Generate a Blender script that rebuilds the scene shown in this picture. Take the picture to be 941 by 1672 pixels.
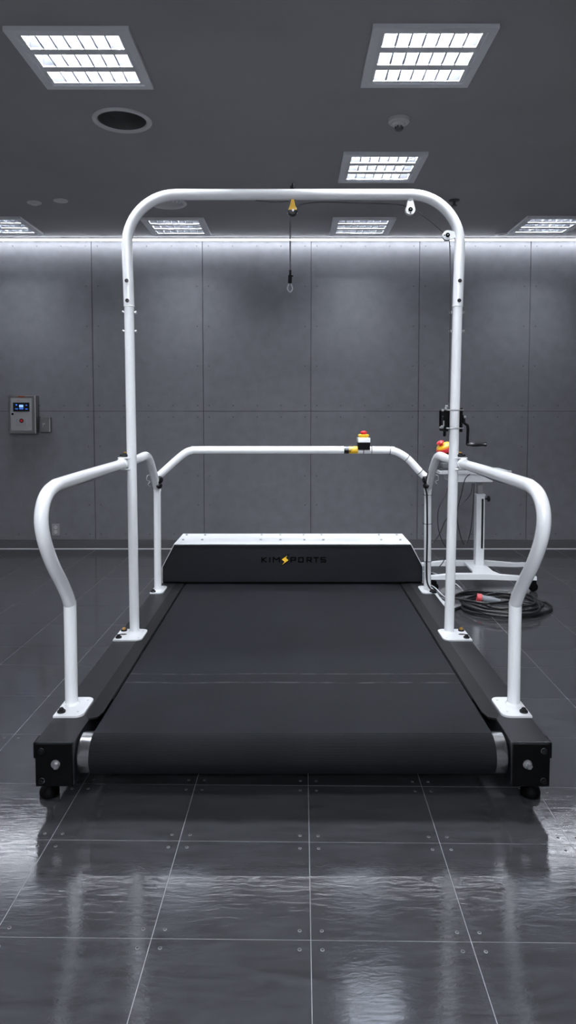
import bpy, bmesh, math, random
from mathutils import Vector, Matrix
random.seed(7)
PI = math.pi
sc = bpy.context.scene
for o in list(bpy.data.objects): bpy.data.objects.remove(o)

# ------------------------------------------------------------------ camera
F, TILT, HY, VX, EYE = 1120.0, math.radians(3.0), 672.0, 478.0, 1.5
cd = bpy.data.cameras.new('camera'); cam = bpy.data.objects.new('camera', cd)
sc.collection.objects.link(cam); sc.camera = cam
cam.location = (0, 0, EYE); cam.rotation_euler = (PI/2 - TILT, 0, 0)
cd.sensor_fit = 'VERTICAL'; cd.sensor_height = 36.0
cd.lens = 36.0 * F / 1672.0
cd.shift_x = (470.5 - VX) / 1672.0
cd.shift_y = (HY + F*math.tan(TILT) - 836.0) / 1672.0
cd.clip_start = 0.05
# ------------------------------------------------------------------ world, exposure
w = bpy.data.worlds.new('world'); sc.world = w; w.use_nodes = True
w.node_tree.nodes['Background'].inputs[0].default_value = (.5, .55, .65, 1)
w.node_tree.nodes['Background'].inputs[1].default_value = 0.02
sc.view_settings.view_transform = 'Standard'; sc.view_settings.look = 'None'
sc.view_settings.gamma = 1.0; sc.view_settings.use_curve_mapping = False
sc.view_settings.exposure = 1.15
TUBE = 430.0         # radiance of the tubes in the ceiling lights
TUBE_FILL = 212.0    # the same in the open fill lights added behind the camera
STRIP = 14.0         # radiance of the strip along the wall top
sc.cycles.use_denoising = True
sc.cycles.max_bounces = 8; sc.cycles.diffuse_bounces = 4; sc.cycles.glossy_bounces = 4
sc.cycles.sample_clamp_indirect = 4.0
try: sc.cycles.use_light_tree = True
except Exception: pass

# ------------------------------------------------------------------ materials
def mat(name, col, rough=.5, metal=0.0, emit=None, estr=0.0, spec=.5, coat=0.0, noise=None, bump=None, rnoise=None):
    """noise=(scale, amount, stretch) colour mottling; bump=(scale, strength, stretch); rnoise=(scale, amount)"""
    m = bpy.data.materials.new(name); m.use_nodes = True
    nt = m.node_tree; b = nt.nodes['Principled BSDF']
    b.inputs['Base Color'].default_value = (*col, 1)
    b.inputs['Roughness'].default_value = rough; b.inputs['Metallic'].default_value = metal
    b.inputs['Specular IOR Level'].default_value = spec
    b.inputs['Coat Weight'].default_value = coat; b.inputs['Coat Roughness'].default_value = .1
    if emit: b.inputs['Emission Color'].default_value = (*emit, 1); b.inputs['Emission Strength'].default_value = estr
    tc = nt.nodes.new('ShaderNodeTexCoord')
    def nz(scale, stretch, detail=6):
        mp = nt.nodes.new('ShaderNodeMapping'); mp.inputs['Scale'].default_value = stretch
        nt.links.new(tc.outputs['Object'], mp.inputs['Vector'])
        n = nt.nodes.new('ShaderNodeTexNoise'); n.inputs['Scale'].default_value = scale; n.inputs['Detail'].default_value = detail
        nt.links.new(mp.outputs['Vector'], n.inputs['Vector']); return n
    if noise:
        n = nz(noise[0], noise[2] if len(noise) > 2 else (1,1,1))
        r = nt.nodes.new('ShaderNodeMapRange'); r.inputs['From Min'].default_value = .3; r.inputs['From Max'].default_value = .7
        r.inputs['To Min'].default_value = 1-noise[1]; r.inputs['To Max'].default_value = 1+noise[1]
        nt.links.new(n.outputs['Fac'], r.inputs['Value'])
        mx = nt.nodes.new('ShaderNodeVectorMath'); mx.operation = 'SCALE'; mx.inputs[0].default_value = col
        nt.links.new(r.outputs['Result'], mx.inputs['Scale']); nt.links.new(mx.outputs['Vector'], b.inputs['Base Color'])
    if rnoise:
        n = nz(rnoise[0], rnoise[2] if len(rnoise) > 2 else (1,1,1))
        r = nt.nodes.new('ShaderNodeMapRange'); r.inputs['From Min'].default_value = .3; r.inputs['From Max'].default_value = .7
        r.inputs['To Min'].default_value = rough-rnoise[1]; r.inputs['To Max'].default_value = rough+rnoise[1]
        nt.links.new(n.outputs['Fac'], r.inputs['Value']); nt.links.new(r.outputs['Result'], b.inputs['Roughness'])
    if bump:
        n = nz(bump[0], bump[2] if len(bump) > 2 else (1,1,1), 8)
        bp = nt.nodes.new('ShaderNodeBump'); bp.inputs['Strength'].default_value = bump[1]; bp.inputs['Distance'].default_value = .01
        nt.links.new(n.outputs['Fac'], bp.inputs['Height']); nt.links.new(bp.outputs['Normal'], b.inputs['Normal'])
    return m
M = {}
M['white'] = mat('white_powder_coat', (.84,.85,.87), .22, coat=.3)
M['white_plate'] = mat('white_sheet_steel', (.66,.67,.69), .35)
M['rail_black'] = mat('black_powder_coat', (.0115,.012,.0142), .45, spec=.28, noise=(60,.15), bump=(400,.05))
M['strip_black'] = mat('satin_black_steel', (.0025,.0026,.003), .55, spec=.22)
M['panel_black'] = mat('gloss_black_panel', (.0085,.0095,.0122), .32, spec=.25, noise=(3,.15), bump=(6,.05))
M['matt_black'] = mat('matt_black_plastic', (.0015,.0015,.0017), .5, spec=.08)
M['gloss_black'] = mat('shiny_black_plastic', (.006,.006,.007), .25)
M['letter'] = mat('black_lettering', (.0004,.0004,.0005), .6, spec=.04)
M['yellow'] = mat('yellow_plastic', (.80,.46,.015), .4)
M['emblem'] = mat('yellow_emblem', (.85,.50,.02), .5)
M['red'] = mat('red_plastic', (.55,.012,.02), .35)
M['steel'] = mat('brushed_steel', (.80,.80,.81), .22, 1.0)
M['chrome'] = mat('zinc_bolt', (.55,.55,.56), .3, 1.0)
M['brass'] = mat('brass', (.75,.42,.12), .35, 1.0)
M['cable'] = mat('black_cable', (.006,.006,.007), .38)
M['cable_grey'] = mat('pale_cable', (.55,.56,.58), .5)
M['wire'] = mat('steel_rope', (.06,.06,.065), .4, .6)
M['grey_plastic'] = mat('grey_plastic', (.16,.17,.19), .45)
M['dark_grey'] = mat('dark_grey_plastic', (.05,.052,.057), .45)
M['lamp_frame'] = mat('lamp_frame_enamel', (.80,.81,.83), .4)
M['lamp_dark'] = mat('lamp_bar_enamel', (.75,.76,.78), .4)
M['reflector'] = mat('satin_aluminium', (.42,.44,.48), .33, 1.0)
M['blade'] = mat('louvre_aluminium', (.45,.47,.51), .35, .9)
M['tube'] = mat('lit_tube', (.9,.9,.9), .5, emit=(.90,.94,1.0), estr=TUBE)
M['tube_low'] = mat('dimmed_lit_tube', (.9,.9,.9), .5, emit=(.90,.94,1.0), estr=TUBE*.33)
M['tube_fill'] = mat('fill_lit_tube', (.9,.9,.9), .5, emit=(.90,.94,1.0), estr=TUBE_FILL)
M['led'] = mat('lit_led_strip', (.9,.9,.9), .5, emit=(.88,.92,1.0), estr=STRIP)
M['vent_grey'] = mat('vent_grey', (.24,.24,.25), .5)
M['vent_dark'] = mat('vent_dark', (.11,.11,.113), .5)
M['ceiling'] = mat('painted_ceiling', (.31,.31,.322), .75, noise=(1.5,.05), bump=(150,.05))
M['device'] = mat('grey_ceiling_device', (.62,.62,.63), .5)
M['wall'] = mat('grey_cement_panel', (.150,.153,.166), .45, noise=(9,.10), bump=(90,.10), rnoise=(14,.08))
M['bounce_wall'] = mat('white_bounce_wall', (.88,.89,.91), .7)
M['wall_back'] = mat('dark_panel_joint', (.03,.03,.032), .7)
M['screw'] = mat('panel_screw_head', (.10,.10,.105), .4, .5)
M['base'] = mat('baseboard_grey', (.085,.087,.092), .28)
M['bright_line'] = mat('aluminium_edge', (.30,.31,.325), .4, .15)
M['stainless'] = mat('stainless_box', (.32,.31,.31), .35, 1.0)
M['door_grey'] = mat('pale_grey_enamel', (.30,.30,.31), .45)
M['screen_black'] = mat('black_glass_screen', (.004,.005,.008), .15)
M['screen_blue'] = mat('lit_blue_display', (.0,.02,.1), .3, emit=(.05,.18,.8), estr=.55)
M['screen_pale'] = mat('lit_pale_display', (.0,.02,.1), .3, emit=(.25,.45,.9), estr=.6)
M['orange'] = mat('orange_strip', (.40,.09,.025), .5)
M['socket'] = mat('socket_plate', (.30,.30,.31), .4)
M['red_plug'] = mat('red_plug', (.42,.035,.045), .4)
M['laptop'] = mat('grey_laptop_shell', (.13,.135,.145), .4)

# floor tiles: slate-like vinyl, glossy
def floor_mat():
    m = bpy.data.materials.new('slate_vinyl_tile'); m.use_nodes = True
    nt = m.node_tree; b = nt.nodes['Principled BSDF']; L = nt.links.new
    tc = nt.nodes.new('ShaderNodeTexCoord')
    def nz(scale, st, detail=8, dist=0.0, rough=.6):
        mp = nt.nodes.new('ShaderNodeMapping'); mp.inputs['Scale'].default_value = st; L(tc.outputs['Object'], mp.inputs['Vector'])
        n = nt.nodes.new('ShaderNodeTexNoise'); n.inputs['Scale'].default_value = scale; n.inputs['Detail'].default_value = detail
        n.inputs['Distortion'].default_value = dist; n.inputs['Roughness'].default_value = rough
        L(mp.outputs['Vector'], n.inputs['Vector']); return n
    a = nz(11, (.55,2.6,1), 10, .8, .68); c = nz(60, (.5,2.6,1), 6, .4)
    mixf = nt.nodes.new('ShaderNodeMath'); mixf.operation = 'MULTIPLY_ADD'; mixf.inputs[1].default_value = .35
    L(c.outputs['Fac'], mixf.inputs[0]); L(a.outputs['Fac'], mixf.inputs[2])
    r = nt.nodes.new('ShaderNodeValToRGB'); L(mixf.outputs[0], r.inputs['Fac'])
    r.color_ramp.elements[0].position = .45; r.color_ramp.elements[0].color = (.030,.031,.0343,1)
    r.color_ramp.elements[1].position = .95; r.color_ramp.elements[1].color = (.070,.072,.0785,1)
    L(r.outputs['Color'], b.inputs['Base Color'])
    rr = nt.nodes.new('ShaderNodeMapRange'); rr.inputs['From Min'].default_value = .3; rr.inputs['From Max'].default_value = .7
    rr.inputs['To Min'].default_value = .05; rr.inputs['To Max'].default_value = .10
    L(a.outputs['Fac'], rr.inputs['Value']); L(rr.outputs['Result'], b.inputs['Roughness'])
    bp = nt.nodes.new('ShaderNodeBump'); bp.inputs['Strength'].default_value = .11; bp.inputs['Distance'].default_value = .003; b.inputs['Specular IOR Level'].default_value = 1.0; b.inputs['IOR'].default_value = 1.68; b.inputs['Coat Weight'].default_value = .7; b.inputs['Coat Roughness'].default_value = .07; L(bp.outputs['Normal'], b.inputs['Coat Normal'])
    h = nz(26, (.6,1.9,1), 5, 1.4); L(h.outputs['Fac'], bp.inputs['Height']); L(bp.outputs['Normal'], b.inputs['Normal'])
    return m
M['floor'] = floor_mat()

# belt rubber: fine cross ridges and a lengthwise wear pattern
def belt_mat():
    m = bpy.data.materials.new('treadmill_belt_rubber'); m.use_nodes = True
    nt = m.node_tree; b = nt.nodes['Principled BSDF']; L = nt.links.new
    tc = nt.nodes.new('ShaderNodeTexCoord')
    n = nt.nodes.new('ShaderNodeTexNoise'); n.inputs['Scale'].default_value = 5; n.inputs['Detail'].default_value = 8
    L(tc.outputs['Object'], n.inputs['Vector'])
    r = nt.nodes.new('ShaderNodeValToRGB'); L(n.outputs['Fac'], r.inputs['Fac'])
    r.color_ramp.elements[0].position = .3; r.color_ramp.elements[0].color = (.0040,.0044,.0058,1)
    r.color_ramp.elements[1].position = .75; r.color_ramp.elements[1].color = (.0066,.0072,.0093,1)
    # broken pale scuff line texture (worn paint), fades with noise
    sep = nt.nodes.new('ShaderNodeSeparateXYZ'); L(tc.outputs['Object'], sep.inputs[0])
    n2 = nt.nodes.new('ShaderNodeTexNoise'); n2.inputs['Scale'].default_value = 14; n2.inputs['Detail'].default_value = 6
    L(tc.outputs['Object'], n2.inputs['Vector'])
    n3 = nt.nodes.new('ShaderNodeTexNoise'); n3.inputs['Scale'].default_value = 3; L(tc.outputs['Object'], n3.inputs['Vector'])
    wob = nt.nodes.new('ShaderNodeMath'); wob.operation = 'MULTIPLY_ADD'; wob.inputs[1].default_value = .03
    L(n3.outputs['Fac'], wob.inputs[0]); L(sep.outputs['Y'], wob.inputs[2])
    tot = None
    for y0, wd in ((3.205-3.7-.014,.0045), (3.100-3.7-.014,.0055)):
        s = nt.nodes.new('ShaderNodeMath'); s.operation = 'SUBTRACT'; s.inputs[1].default_value = y0; L(wob.outputs[0], s.inputs[0])
        ab = nt.nodes.new('ShaderNodeMath'); ab.operation = 'ABSOLUTE'; L(s.outputs[0], ab.inputs[0])
        lt = nt.nodes.new('ShaderNodeMath'); lt.operation = 'LESS_THAN'; lt.inputs[1].default_value = wd; L(ab.outputs[0], lt.inputs[0])
        if tot is None: tot = lt
        else:
            ad = nt.nodes.new('ShaderNodeMath'); ad.operation = 'MAXIMUM'; L(tot.outputs[0], ad.inputs[0]); L(lt.outputs[0], ad.inputs[1]); tot = ad
    th = nt.nodes.new('ShaderNodeMapRange'); th.inputs['From Min'].default_value = .33; th.inputs['From Max'].default_value = .60; L(n2.outputs['Fac'], th.inputs['Value'])
    up = nt.nodes.new('ShaderNodeMath'); up.operation = 'GREATER_THAN'; up.inputs[1].default_value = .2; L(sep.outputs['Z'], up.inputs[0])
    mu = nt.nodes.new('ShaderNodeMath'); mu.operation = 'MULTIPLY'; L(tot.outputs[0], mu.inputs[0]); L(th.outputs['Result'], mu.inputs[1])
    mu2 = nt.nodes.new('ShaderNodeMath'); mu2.operation = 'MULTIPLY'; L(mu.outputs[0], mu2.inputs[0]); L(up.outputs[0], mu2.inputs[1])
    mx = nt.nodes.new('ShaderNodeMix'); mx.data_type = 'RGBA'; L(mu2.outputs[0], mx.inputs['Factor'])
    L(r.outputs['Color'], mx.inputs['A']); mx.inputs['B'].default_value = (.050,.052,.056,1)
    L(mx.outputs['Result'], b.inputs['Base Color'])
    b.inputs['Roughness'].default_value = .65; b.inputs['Specular IOR Level'].default_value = .12
    v = nt.nodes.new('ShaderNodeTexNoise'); v.inputs['Scale'].default_value = 220; L(tc.outputs['Object'], v.inputs['Vector'])
    bp = nt.nodes.new('ShaderNodeBump'); bp.inputs['Strength'].default_value = .12; bp.inputs['Distance'].default_value = .004
    L(v.outputs['Fac'], bp.inputs['Height']); L(bp.outputs['Normal'], b.inputs['Normal'])
    return m
M['belt'] = belt_mat()

# ------------------------------------------------------------------ mesh helpers
def frame(d):
    d = Vector(d).normalized(); up = Vector((0,0,1)) if abs(d.z) < .95 else Vector((0,1,0))
    x = up.cross(d).normalized(); return x, d.cross(x).normalized(), d
class MB:
    def __init__(s): s.bm = bmesh.new(); s.mats = []
    def mi(s, m):
        if m is None: return 0
        if m not in s.mats: s.mats.append(m)
        return s.mats.index(m)
    def add(s, verts, faces, m=None, smooth=False):
        vs = [s.bm.verts.new(v) for v in verts]; k = s.mi(m)
        for f in faces:
            try: q = s.bm.faces.new([vs[i] for i in f])
            except ValueError: continue
            q.material_index = k; q.smooth = smooth
        return s
    def box(s, c, d, m=None, bev=0.0, rot=None, seg=2):
        t = bmesh.new(); bmesh.ops.create_cube(t, size=1)
        bmesh.ops.scale(t, vec=d, verts=t.verts)
        if bev > 0: bmesh.ops.bevel(t, geom=t.edges[:], offset=min(bev, min(d)*.49), segments=seg, affect='EDGES', profile=.5)
        if rot is not None: bmesh.ops.transform(t, matrix=rot.to_4x4(), verts=t.verts)
        bmesh.ops.translate(t, vec=c, verts=t.verts)
        return s.merge(t, m)
    def bx(s, x0, x1, y0, y1, z0, z1, m=None, bev=0.0):
        return s.box(((x0+x1)/2,(y0+y1)/2,(z0+z1)/2), (abs(x1-x0),abs(y1-y0),abs(z1-z0)), m, bev)
    def merge(s, t, m=None, smooth=False):
        t.verts.index_update()
        s.add([v.co.copy() for v in t.verts], [[v.index for v in f.verts] for f in t.faces], m, smooth); t.free(); return s
    def tube(s, pts, r, m=None, n=16, cap=True, closed=False):
        pts = [Vector(p) for p in pts]; N = len(pts); rr = r if isinstance(r, (list, tuple)) else [r]*N
        tang = []
        for i in range(N):
            if closed: t = pts[(i+1) % N] - pts[i-1]
            else: t = pts[min(i+1,N-1)] - pts[max(i-1,0)]
            tang.append(t.normalized())
        x, y, _ = frame(tang[0]); V = []; Fc = []
        for i in range(N):
            if i:
                q = tang[i-1].rotation_difference(tang[i]); x = q @ x; y = q @ y
            for k in range(n):
                a = 2*PI*k/n; V.append(pts[i] + rr[i]*(math.cos(a)*x + math.sin(a)*y))
        for i in range(N if closed else N-1):
            j = (i+1) % N
            for k in range(n): Fc.append([i*n+k, i*n+(k+1) % n, j*n+(k+1) % n, j*n+k])
        s.add(V, Fc, m, True)
        if cap and not closed:
            for i, rev in ((0, True), (N-1, False)):
                ring = [V[i*n+k] for k in range(n)]
                s.add(ring, [list(range(n))[::-1] if rev else list(range(n))], m)
        return s
    def cyl(s, a, b, r, m=None, n=20, r2=None): return s.tube([a, b], [r, r if r2 is None else r2], m, n)
    def lathe(s, prof, c, axis=(0,0,1), m=None, n=28, smooth=True):
        x, y, d = frame(axis); c = Vector(c); V = []; Fc = []
        for (r, h) in prof:
            for k in range(n):
                a = 2*PI*k/n; V.append(c + d*h + max(r,1e-4)*(math.cos(a)*x + math.sin(a)*y))
        for i in range(len(prof)-1):
            for k in range(n): Fc.append([i*n+k, i*n+(k+1) % n, (i+1)*n+(k+1) % n, (i+1)*n+k])
        return s.add(V, Fc, m, smooth)
    def prism(s, poly, org, ux, uy, depth, m=None):
        """polygon in the plane (ux, uy) at org, extruded along ux x uy by depth"""
        ux, uy, org = Vector(ux), Vector(uy), Vector(org); nrm = ux.cross(uy).normalized(); n = len(poly)
        a = [org + p[0]*ux + p[1]*uy for p in poly]; b = [v + nrm*depth for v in a]
        Fc = [list(range(n))[::-1], [n+i for i in range(n)]] + [[i, (i+1) % n, n+(i+1) % n, n+i] for i in range(n)]
        return s.add(a+b, Fc, m)
    def torus(s, c, axis, R, r, m=None, n=28, k=10):
        x, y, d = frame(axis); c = Vector(c)
        return s.tube([c + R*(math.cos(2*PI*i/n)*x + math.sin(2*PI*i/n)*y) for i in range(n)], r, m, k, closed=True)
    def build(s, name, m=None, parent=None):
        bmesh.ops.remove_doubles(s.bm, verts=s.bm.verts, dist=1e-6)
        bmesh.ops.recalc_face_normals(s.bm, faces=s.bm.faces)
        me = bpy.data.meshes.new(name)
        for e in s.bm.edges:
            if len(e.link_faces) == 2 and (e.calc_face_angle(0) > .73 or not all(f.smooth for f in e.link_faces)): e.smooth = False
        s.bm.to_mesh(me); s.bm.free()
        if s.mats:
            for k in s.mats: me.materials.append(M[k])
        else: me.materials.append(M[m])
        o = bpy.data.objects.new(name, me); sc.collection.objects.link(o)
        if parent is not None:
            p = parent; off = Vector((0,0,0))
            while p is not None: off += p.location; p = p.parent
            me.transform(Matrix.Translation(-off)); o.parent = parent
        return o
def empty(name, loc):
    o = bpy.data.objects.new(name, None); sc.collection.objects.link(o); o.location = loc; o.empty_display_size = .1; return o
def tag(o, label=None, cat=None, group=None, kind=None):
    if label: o['label'] = label
    if cat: o['category'] = cat
    if group: o['group'] = group
    if kind: o['kind'] = kind
    return o
def recenter(o):
    """move a single-mesh thing's origin to its own base"""
    me = o.data; xs = [v.co for v in me.vertices]
    c = Vector(((min(v.x for v in xs)+max(v.x for v in xs))/2, (min(v.y for v in xs)+max(v.y for v in xs))/2, min(v.z for v in xs)))
    me.transform(Matrix.Translation(-c)); o.location = c; return o
def copy_tree(o, parent=None):
    c = o.copy(); sc.collection.objects.link(c)
    if parent is not None: c.parent = parent
    for ch in list(o.children): copy_tree(ch, c)
    return c
def spline(pts, n=8, closed=False):
    P = [Vector(p) for p in pts]; N = len(P); out = []
    for i in range(N if closed else N-1):
        if closed: a, b, c, d = P[i-1], P[i], P[(i+1) % N], P[(i+2) % N]
        else: a, b, c, d = P[max(i-1,0)], P[i], P[i+1], P[min(i+2,N-1)]
        for k in range(n):
            t = k/n
            out.append(.5*((2*b) + (c-a)*t + (2*a-5*b+4*c-d)*t*t + (3*b-a-3*c+d)*t**3))
    if not closed: out.append(P[-1])
    return out
def fillet(pts, rad, n=10):
    P = [Vector(p) for p in pts]; out = [P[0]]
    for i in range(1, len(P)-1):
        r = rad[i-1] if isinstance(rad, (list, tuple)) else rad
        u = (P[i-1]-P[i]); v = (P[i+1]-P[i]); lu, lv = u.length, v.length; u.normalize(); v.normalize()
        ang = u.angle(v); t = min(r/math.tan(ang/2), lu*.98, lv*.98); rr = t*math.tan(ang/2)
        bis = (u+v).normalized(); cen = P[i] + bis*(rr/math.sin(ang/2))
        a = P[i]+u*t - cen; b = P[i]+v*t - cen
        for k in range(n+1):
            q = k/n; th = a.angle(b); s1 = math.sin((1-q)*th)/math.sin(th); s2 = math.sin(q*th)/math.sin(th)
            out.append(cen + a*s1 + b*s2)
    out.append(P[-1]); return out
def rrect(w, h, r, n=5, corners=(1,1,1,1)):
    """rounded rectangle polygon centred on 0; corners order: ++, -+, --, +-"""
    out = []
    for (sx, sy, a0), on in zip(((1,1,0),(-1,1,PI/2),(-1,-1,PI),(1,-1,1.5*PI)), corners):
        cx, cy = sx*w/2, sy*h/2
        if not on: out.append((cx, cy)); continue
        for k in range(n+1):
            a = a0 + PI/2*k/n; out.append((cx - sx*r + r*math.cos(a), cy - sy*r + r*math.sin(a)))
    return out

# ================================================================== SETTING
WY, CZ = 7.442, 3.331
X0, X1, Y0 = -4.6, 4.6, -4.2
# ---- lamps and round vents (needed first: their openings are cut in the ceiling)
LAMPS = [(.68,3.64), (-1.08,3.66), (.66,5.24), (.68,6.87), (-1.14,6.88), (-2.86,6.85), (2.50,6.83)]
LAMPS_ADDED = [(2.48,3.64), (-2.86,3.64), (.68,.42), (-1.10,.42), (.68,-1.2), (-1.10,-1.2), (.68,-2.8), (-1.10,-2.8), (.68,-3.7), (-1.10,-3.7)]  # unseen lamps added to light the room and fill from the front
VENTS = [(-1.073, 4.418, .185), (-1.10, 6.126, .170)]
LH = .275
def ceiling():
    cells = [(x-LH, x+LH, y-LH, y+LH, None) for x, y in LAMPS+LAMPS_ADDED] + [(x-.2, x+.2, y-.2, y+.2, (x, y, r-.03)) for x, y, r in VENTS]
    xs = sorted({X0, X1} | {round(v, 4) for c in cells for v in c[:2]}); ys = sorted({Y0, WY} | {round(v, 4) for c in cells for v in c[2:4]})
    b = MB()
    for i in range(len(xs)-1):
        for j in range(len(ys)-1):
            cx, cy = (xs[i]+xs[i+1])/2, (ys[j]+ys[j+1])/2
            if any(c[0] < cx < c[1] and c[2] < cy < c[3] for c in cells): continue
            b.add([(xs[i],ys[j],CZ),(xs[i],ys[j+1],CZ),(xs[i+1],ys[j+1],CZ),(xs[i+1],ys[j],CZ)], [[0,1,2,3]])
    for c in cells:
        if not c[4]: continue
        x, y, r = c[4]; n = 32; V = []
        for k in range(n):
            a = 2*PI*k/n + PI/4; dx, dy = math.cos(a), math.sin(a); s = .2/max(abs(dx), abs(dy))
            V += [(x+r*dx, y+r*dy, CZ), (x+s*dx, y+s*dy, CZ)]
        b.add(V, [[2*k, 2*((k+1) % n), 2*((k+1) % n)+1, 2*k+1] for k in range(n)])
    # slab above closes the void
    b.bx(X0, X1, Y0, WY+.1, CZ+.35, CZ+.40)
    return tag(b.build('ceiling', 'ceiling'), kind='structure')
ceiling()

# ---- floor: tiles with pale edge trims
FR = math.radians(-.8)
def floor():
    b = MB(); c, s = math.cos(FR), math.sin(FR)
    def P(x, y, z): # tile grid turned a little against the treadmill, about (.055, 2.1)
        dx, dy = x-.055, y-2.1; return (.055+dx*c-dy*s, 2.1+dx*s+dy*c, z)
    xs = [.055+.4545*k for k in range(-12, 13)]
    ys = [1.873-.4545*k for k in range(14, 0, -1)] + [1.873, 2.318, 2.680, 3.10, 3.53, 3.97, 4.28, 4.74, 5.20, 5.60, 6.08, 6.54, 7.0, 7.46, 7.92]
    g = .0010
    for i in range(len(xs)-1):
        for j in range(len(ys)-1):
            b.add([P(xs[i]+g,ys[j]+g,0),P(xs[i+1]-g,ys[j]+g,0),P(xs[i+1]-g,ys[j+1]-g,0),P(xs[i]+g,ys[j+1]-g,0)], [[0,1,2,3]], 'floor')
            if ys[j] > 0 and ys[j] < 2.7 and abs(xs[i]) < 2.2:
                for ax in (xs[i]+.032, xs[i+1]-.032):
                    for ay in (ys[j]+.035, ys[j+1]-.035):
                        q = P(ax, ay, 0)
                        b.lathe([(.0055,0),(.0055,.0006),(.0046,.0008)], q, m='bright_line', n=12)
                        b.lathe([(.0046,.0007),(.0001,.0007)], q, m='wall_back', n=12)
    big = (xs[0], xs[-1], ys[0], ys[-1])
    b.add([P(big[0],big[2],-.0006),P(big[1],big[2],-.0006),P(big[1],big[3],-.0006),P(big[0],big[3],-.0006)], [[0,1,2,3]], 'bright_line')
    return tag(b.build('floor'), kind='structure')
floor()

# ---- back wall: cement panels over a dark joint, screw heads
SEAMS = [-4.48, -3.32, -2.156, -.966, .198, 1.362, 2.553, 3.72, 4.6]
def wall_back():
    b = MB(); b.bx(X0, X1, WY+.010, WY+.09, 0, CZ+.05, 'wall_back')
    hs = [.101, 1.503, CZ]
    for i in range(len(SEAMS)-1):
        for j in range(2):
            x0, x1, z0, z1 = SEAMS[i]+.003, SEAMS[i+1]-.003, hs[j]+.002, hs[j+1]-.002
            b.bx(x0, x1, WY, WY+.012, z0, z1, 'wall', .0015)
            zs = [z0+.06+(z1-z0-.12)*k/4 for k in range(5)]; xq = [x0+.06+(x1-x0-.12)*k/4 for k in range(5)]
            pts = [(x, z) for x in (xq[0], xq[-1]) for z in zs] + [(x, z) for x in xq[1:-1] for z in (zs[0], zs[-1])]
            for (x, z) in pts:
                if abs(x) < 4: b.lathe([(.008,0),(.008,.001),(.004,.0025),(.0001,.0025)], (x, WY, z), (0,-1,0), 'screw', 8)
    return tag(b.build('wall_back'), kind='structure')
wall_back()
for nm, (a, q) in {'wall_left': ((X0-.1, X0), (Y0, WY+.1)), 'wall_right': ((X1, X1+.1), (Y0, WY+.1))}.items():
    tag(MB().bx(a[0], a[1], q[0], q[1], 0, CZ+.4).build(nm, 'wall'), kind='structure')
tag(MB().bx(X0-.1, X1+.1, Y0-.1, Y0, 0, CZ+.4).build('wall_front', 'bounce_wall'), kind='structure')  # unseen wall behind the camera, made white to bounce fill light forward
bb = MB(); bb.bx(X0, X1, WY-.012, WY+.012, .004, .101, 'base', .002); bb.bx(X0, X1, WY-.015, WY-.0119, 0, .007, 'white_plate')
tag(bb.build('baseboard_back'), kind='structure')
# ---- led strip in the angle of wall and ceiling
st = empty('led_light_strip', (0, WY-.08, CZ-.001))
tag(st, 'long glowing white light strip along the top of the grey panelled wall', 'light strip')
MB().bx(X0+.02, X1-.02, WY-.105, WY-.060, CZ-.012, CZ-.001).build('channel', 'lamp_frame', st)
MB().bx(X0+.03, X1-.03, WY-.100, WY-.065, CZ-.022, CZ-.0121).build('diffuser', 'led', st)

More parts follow.
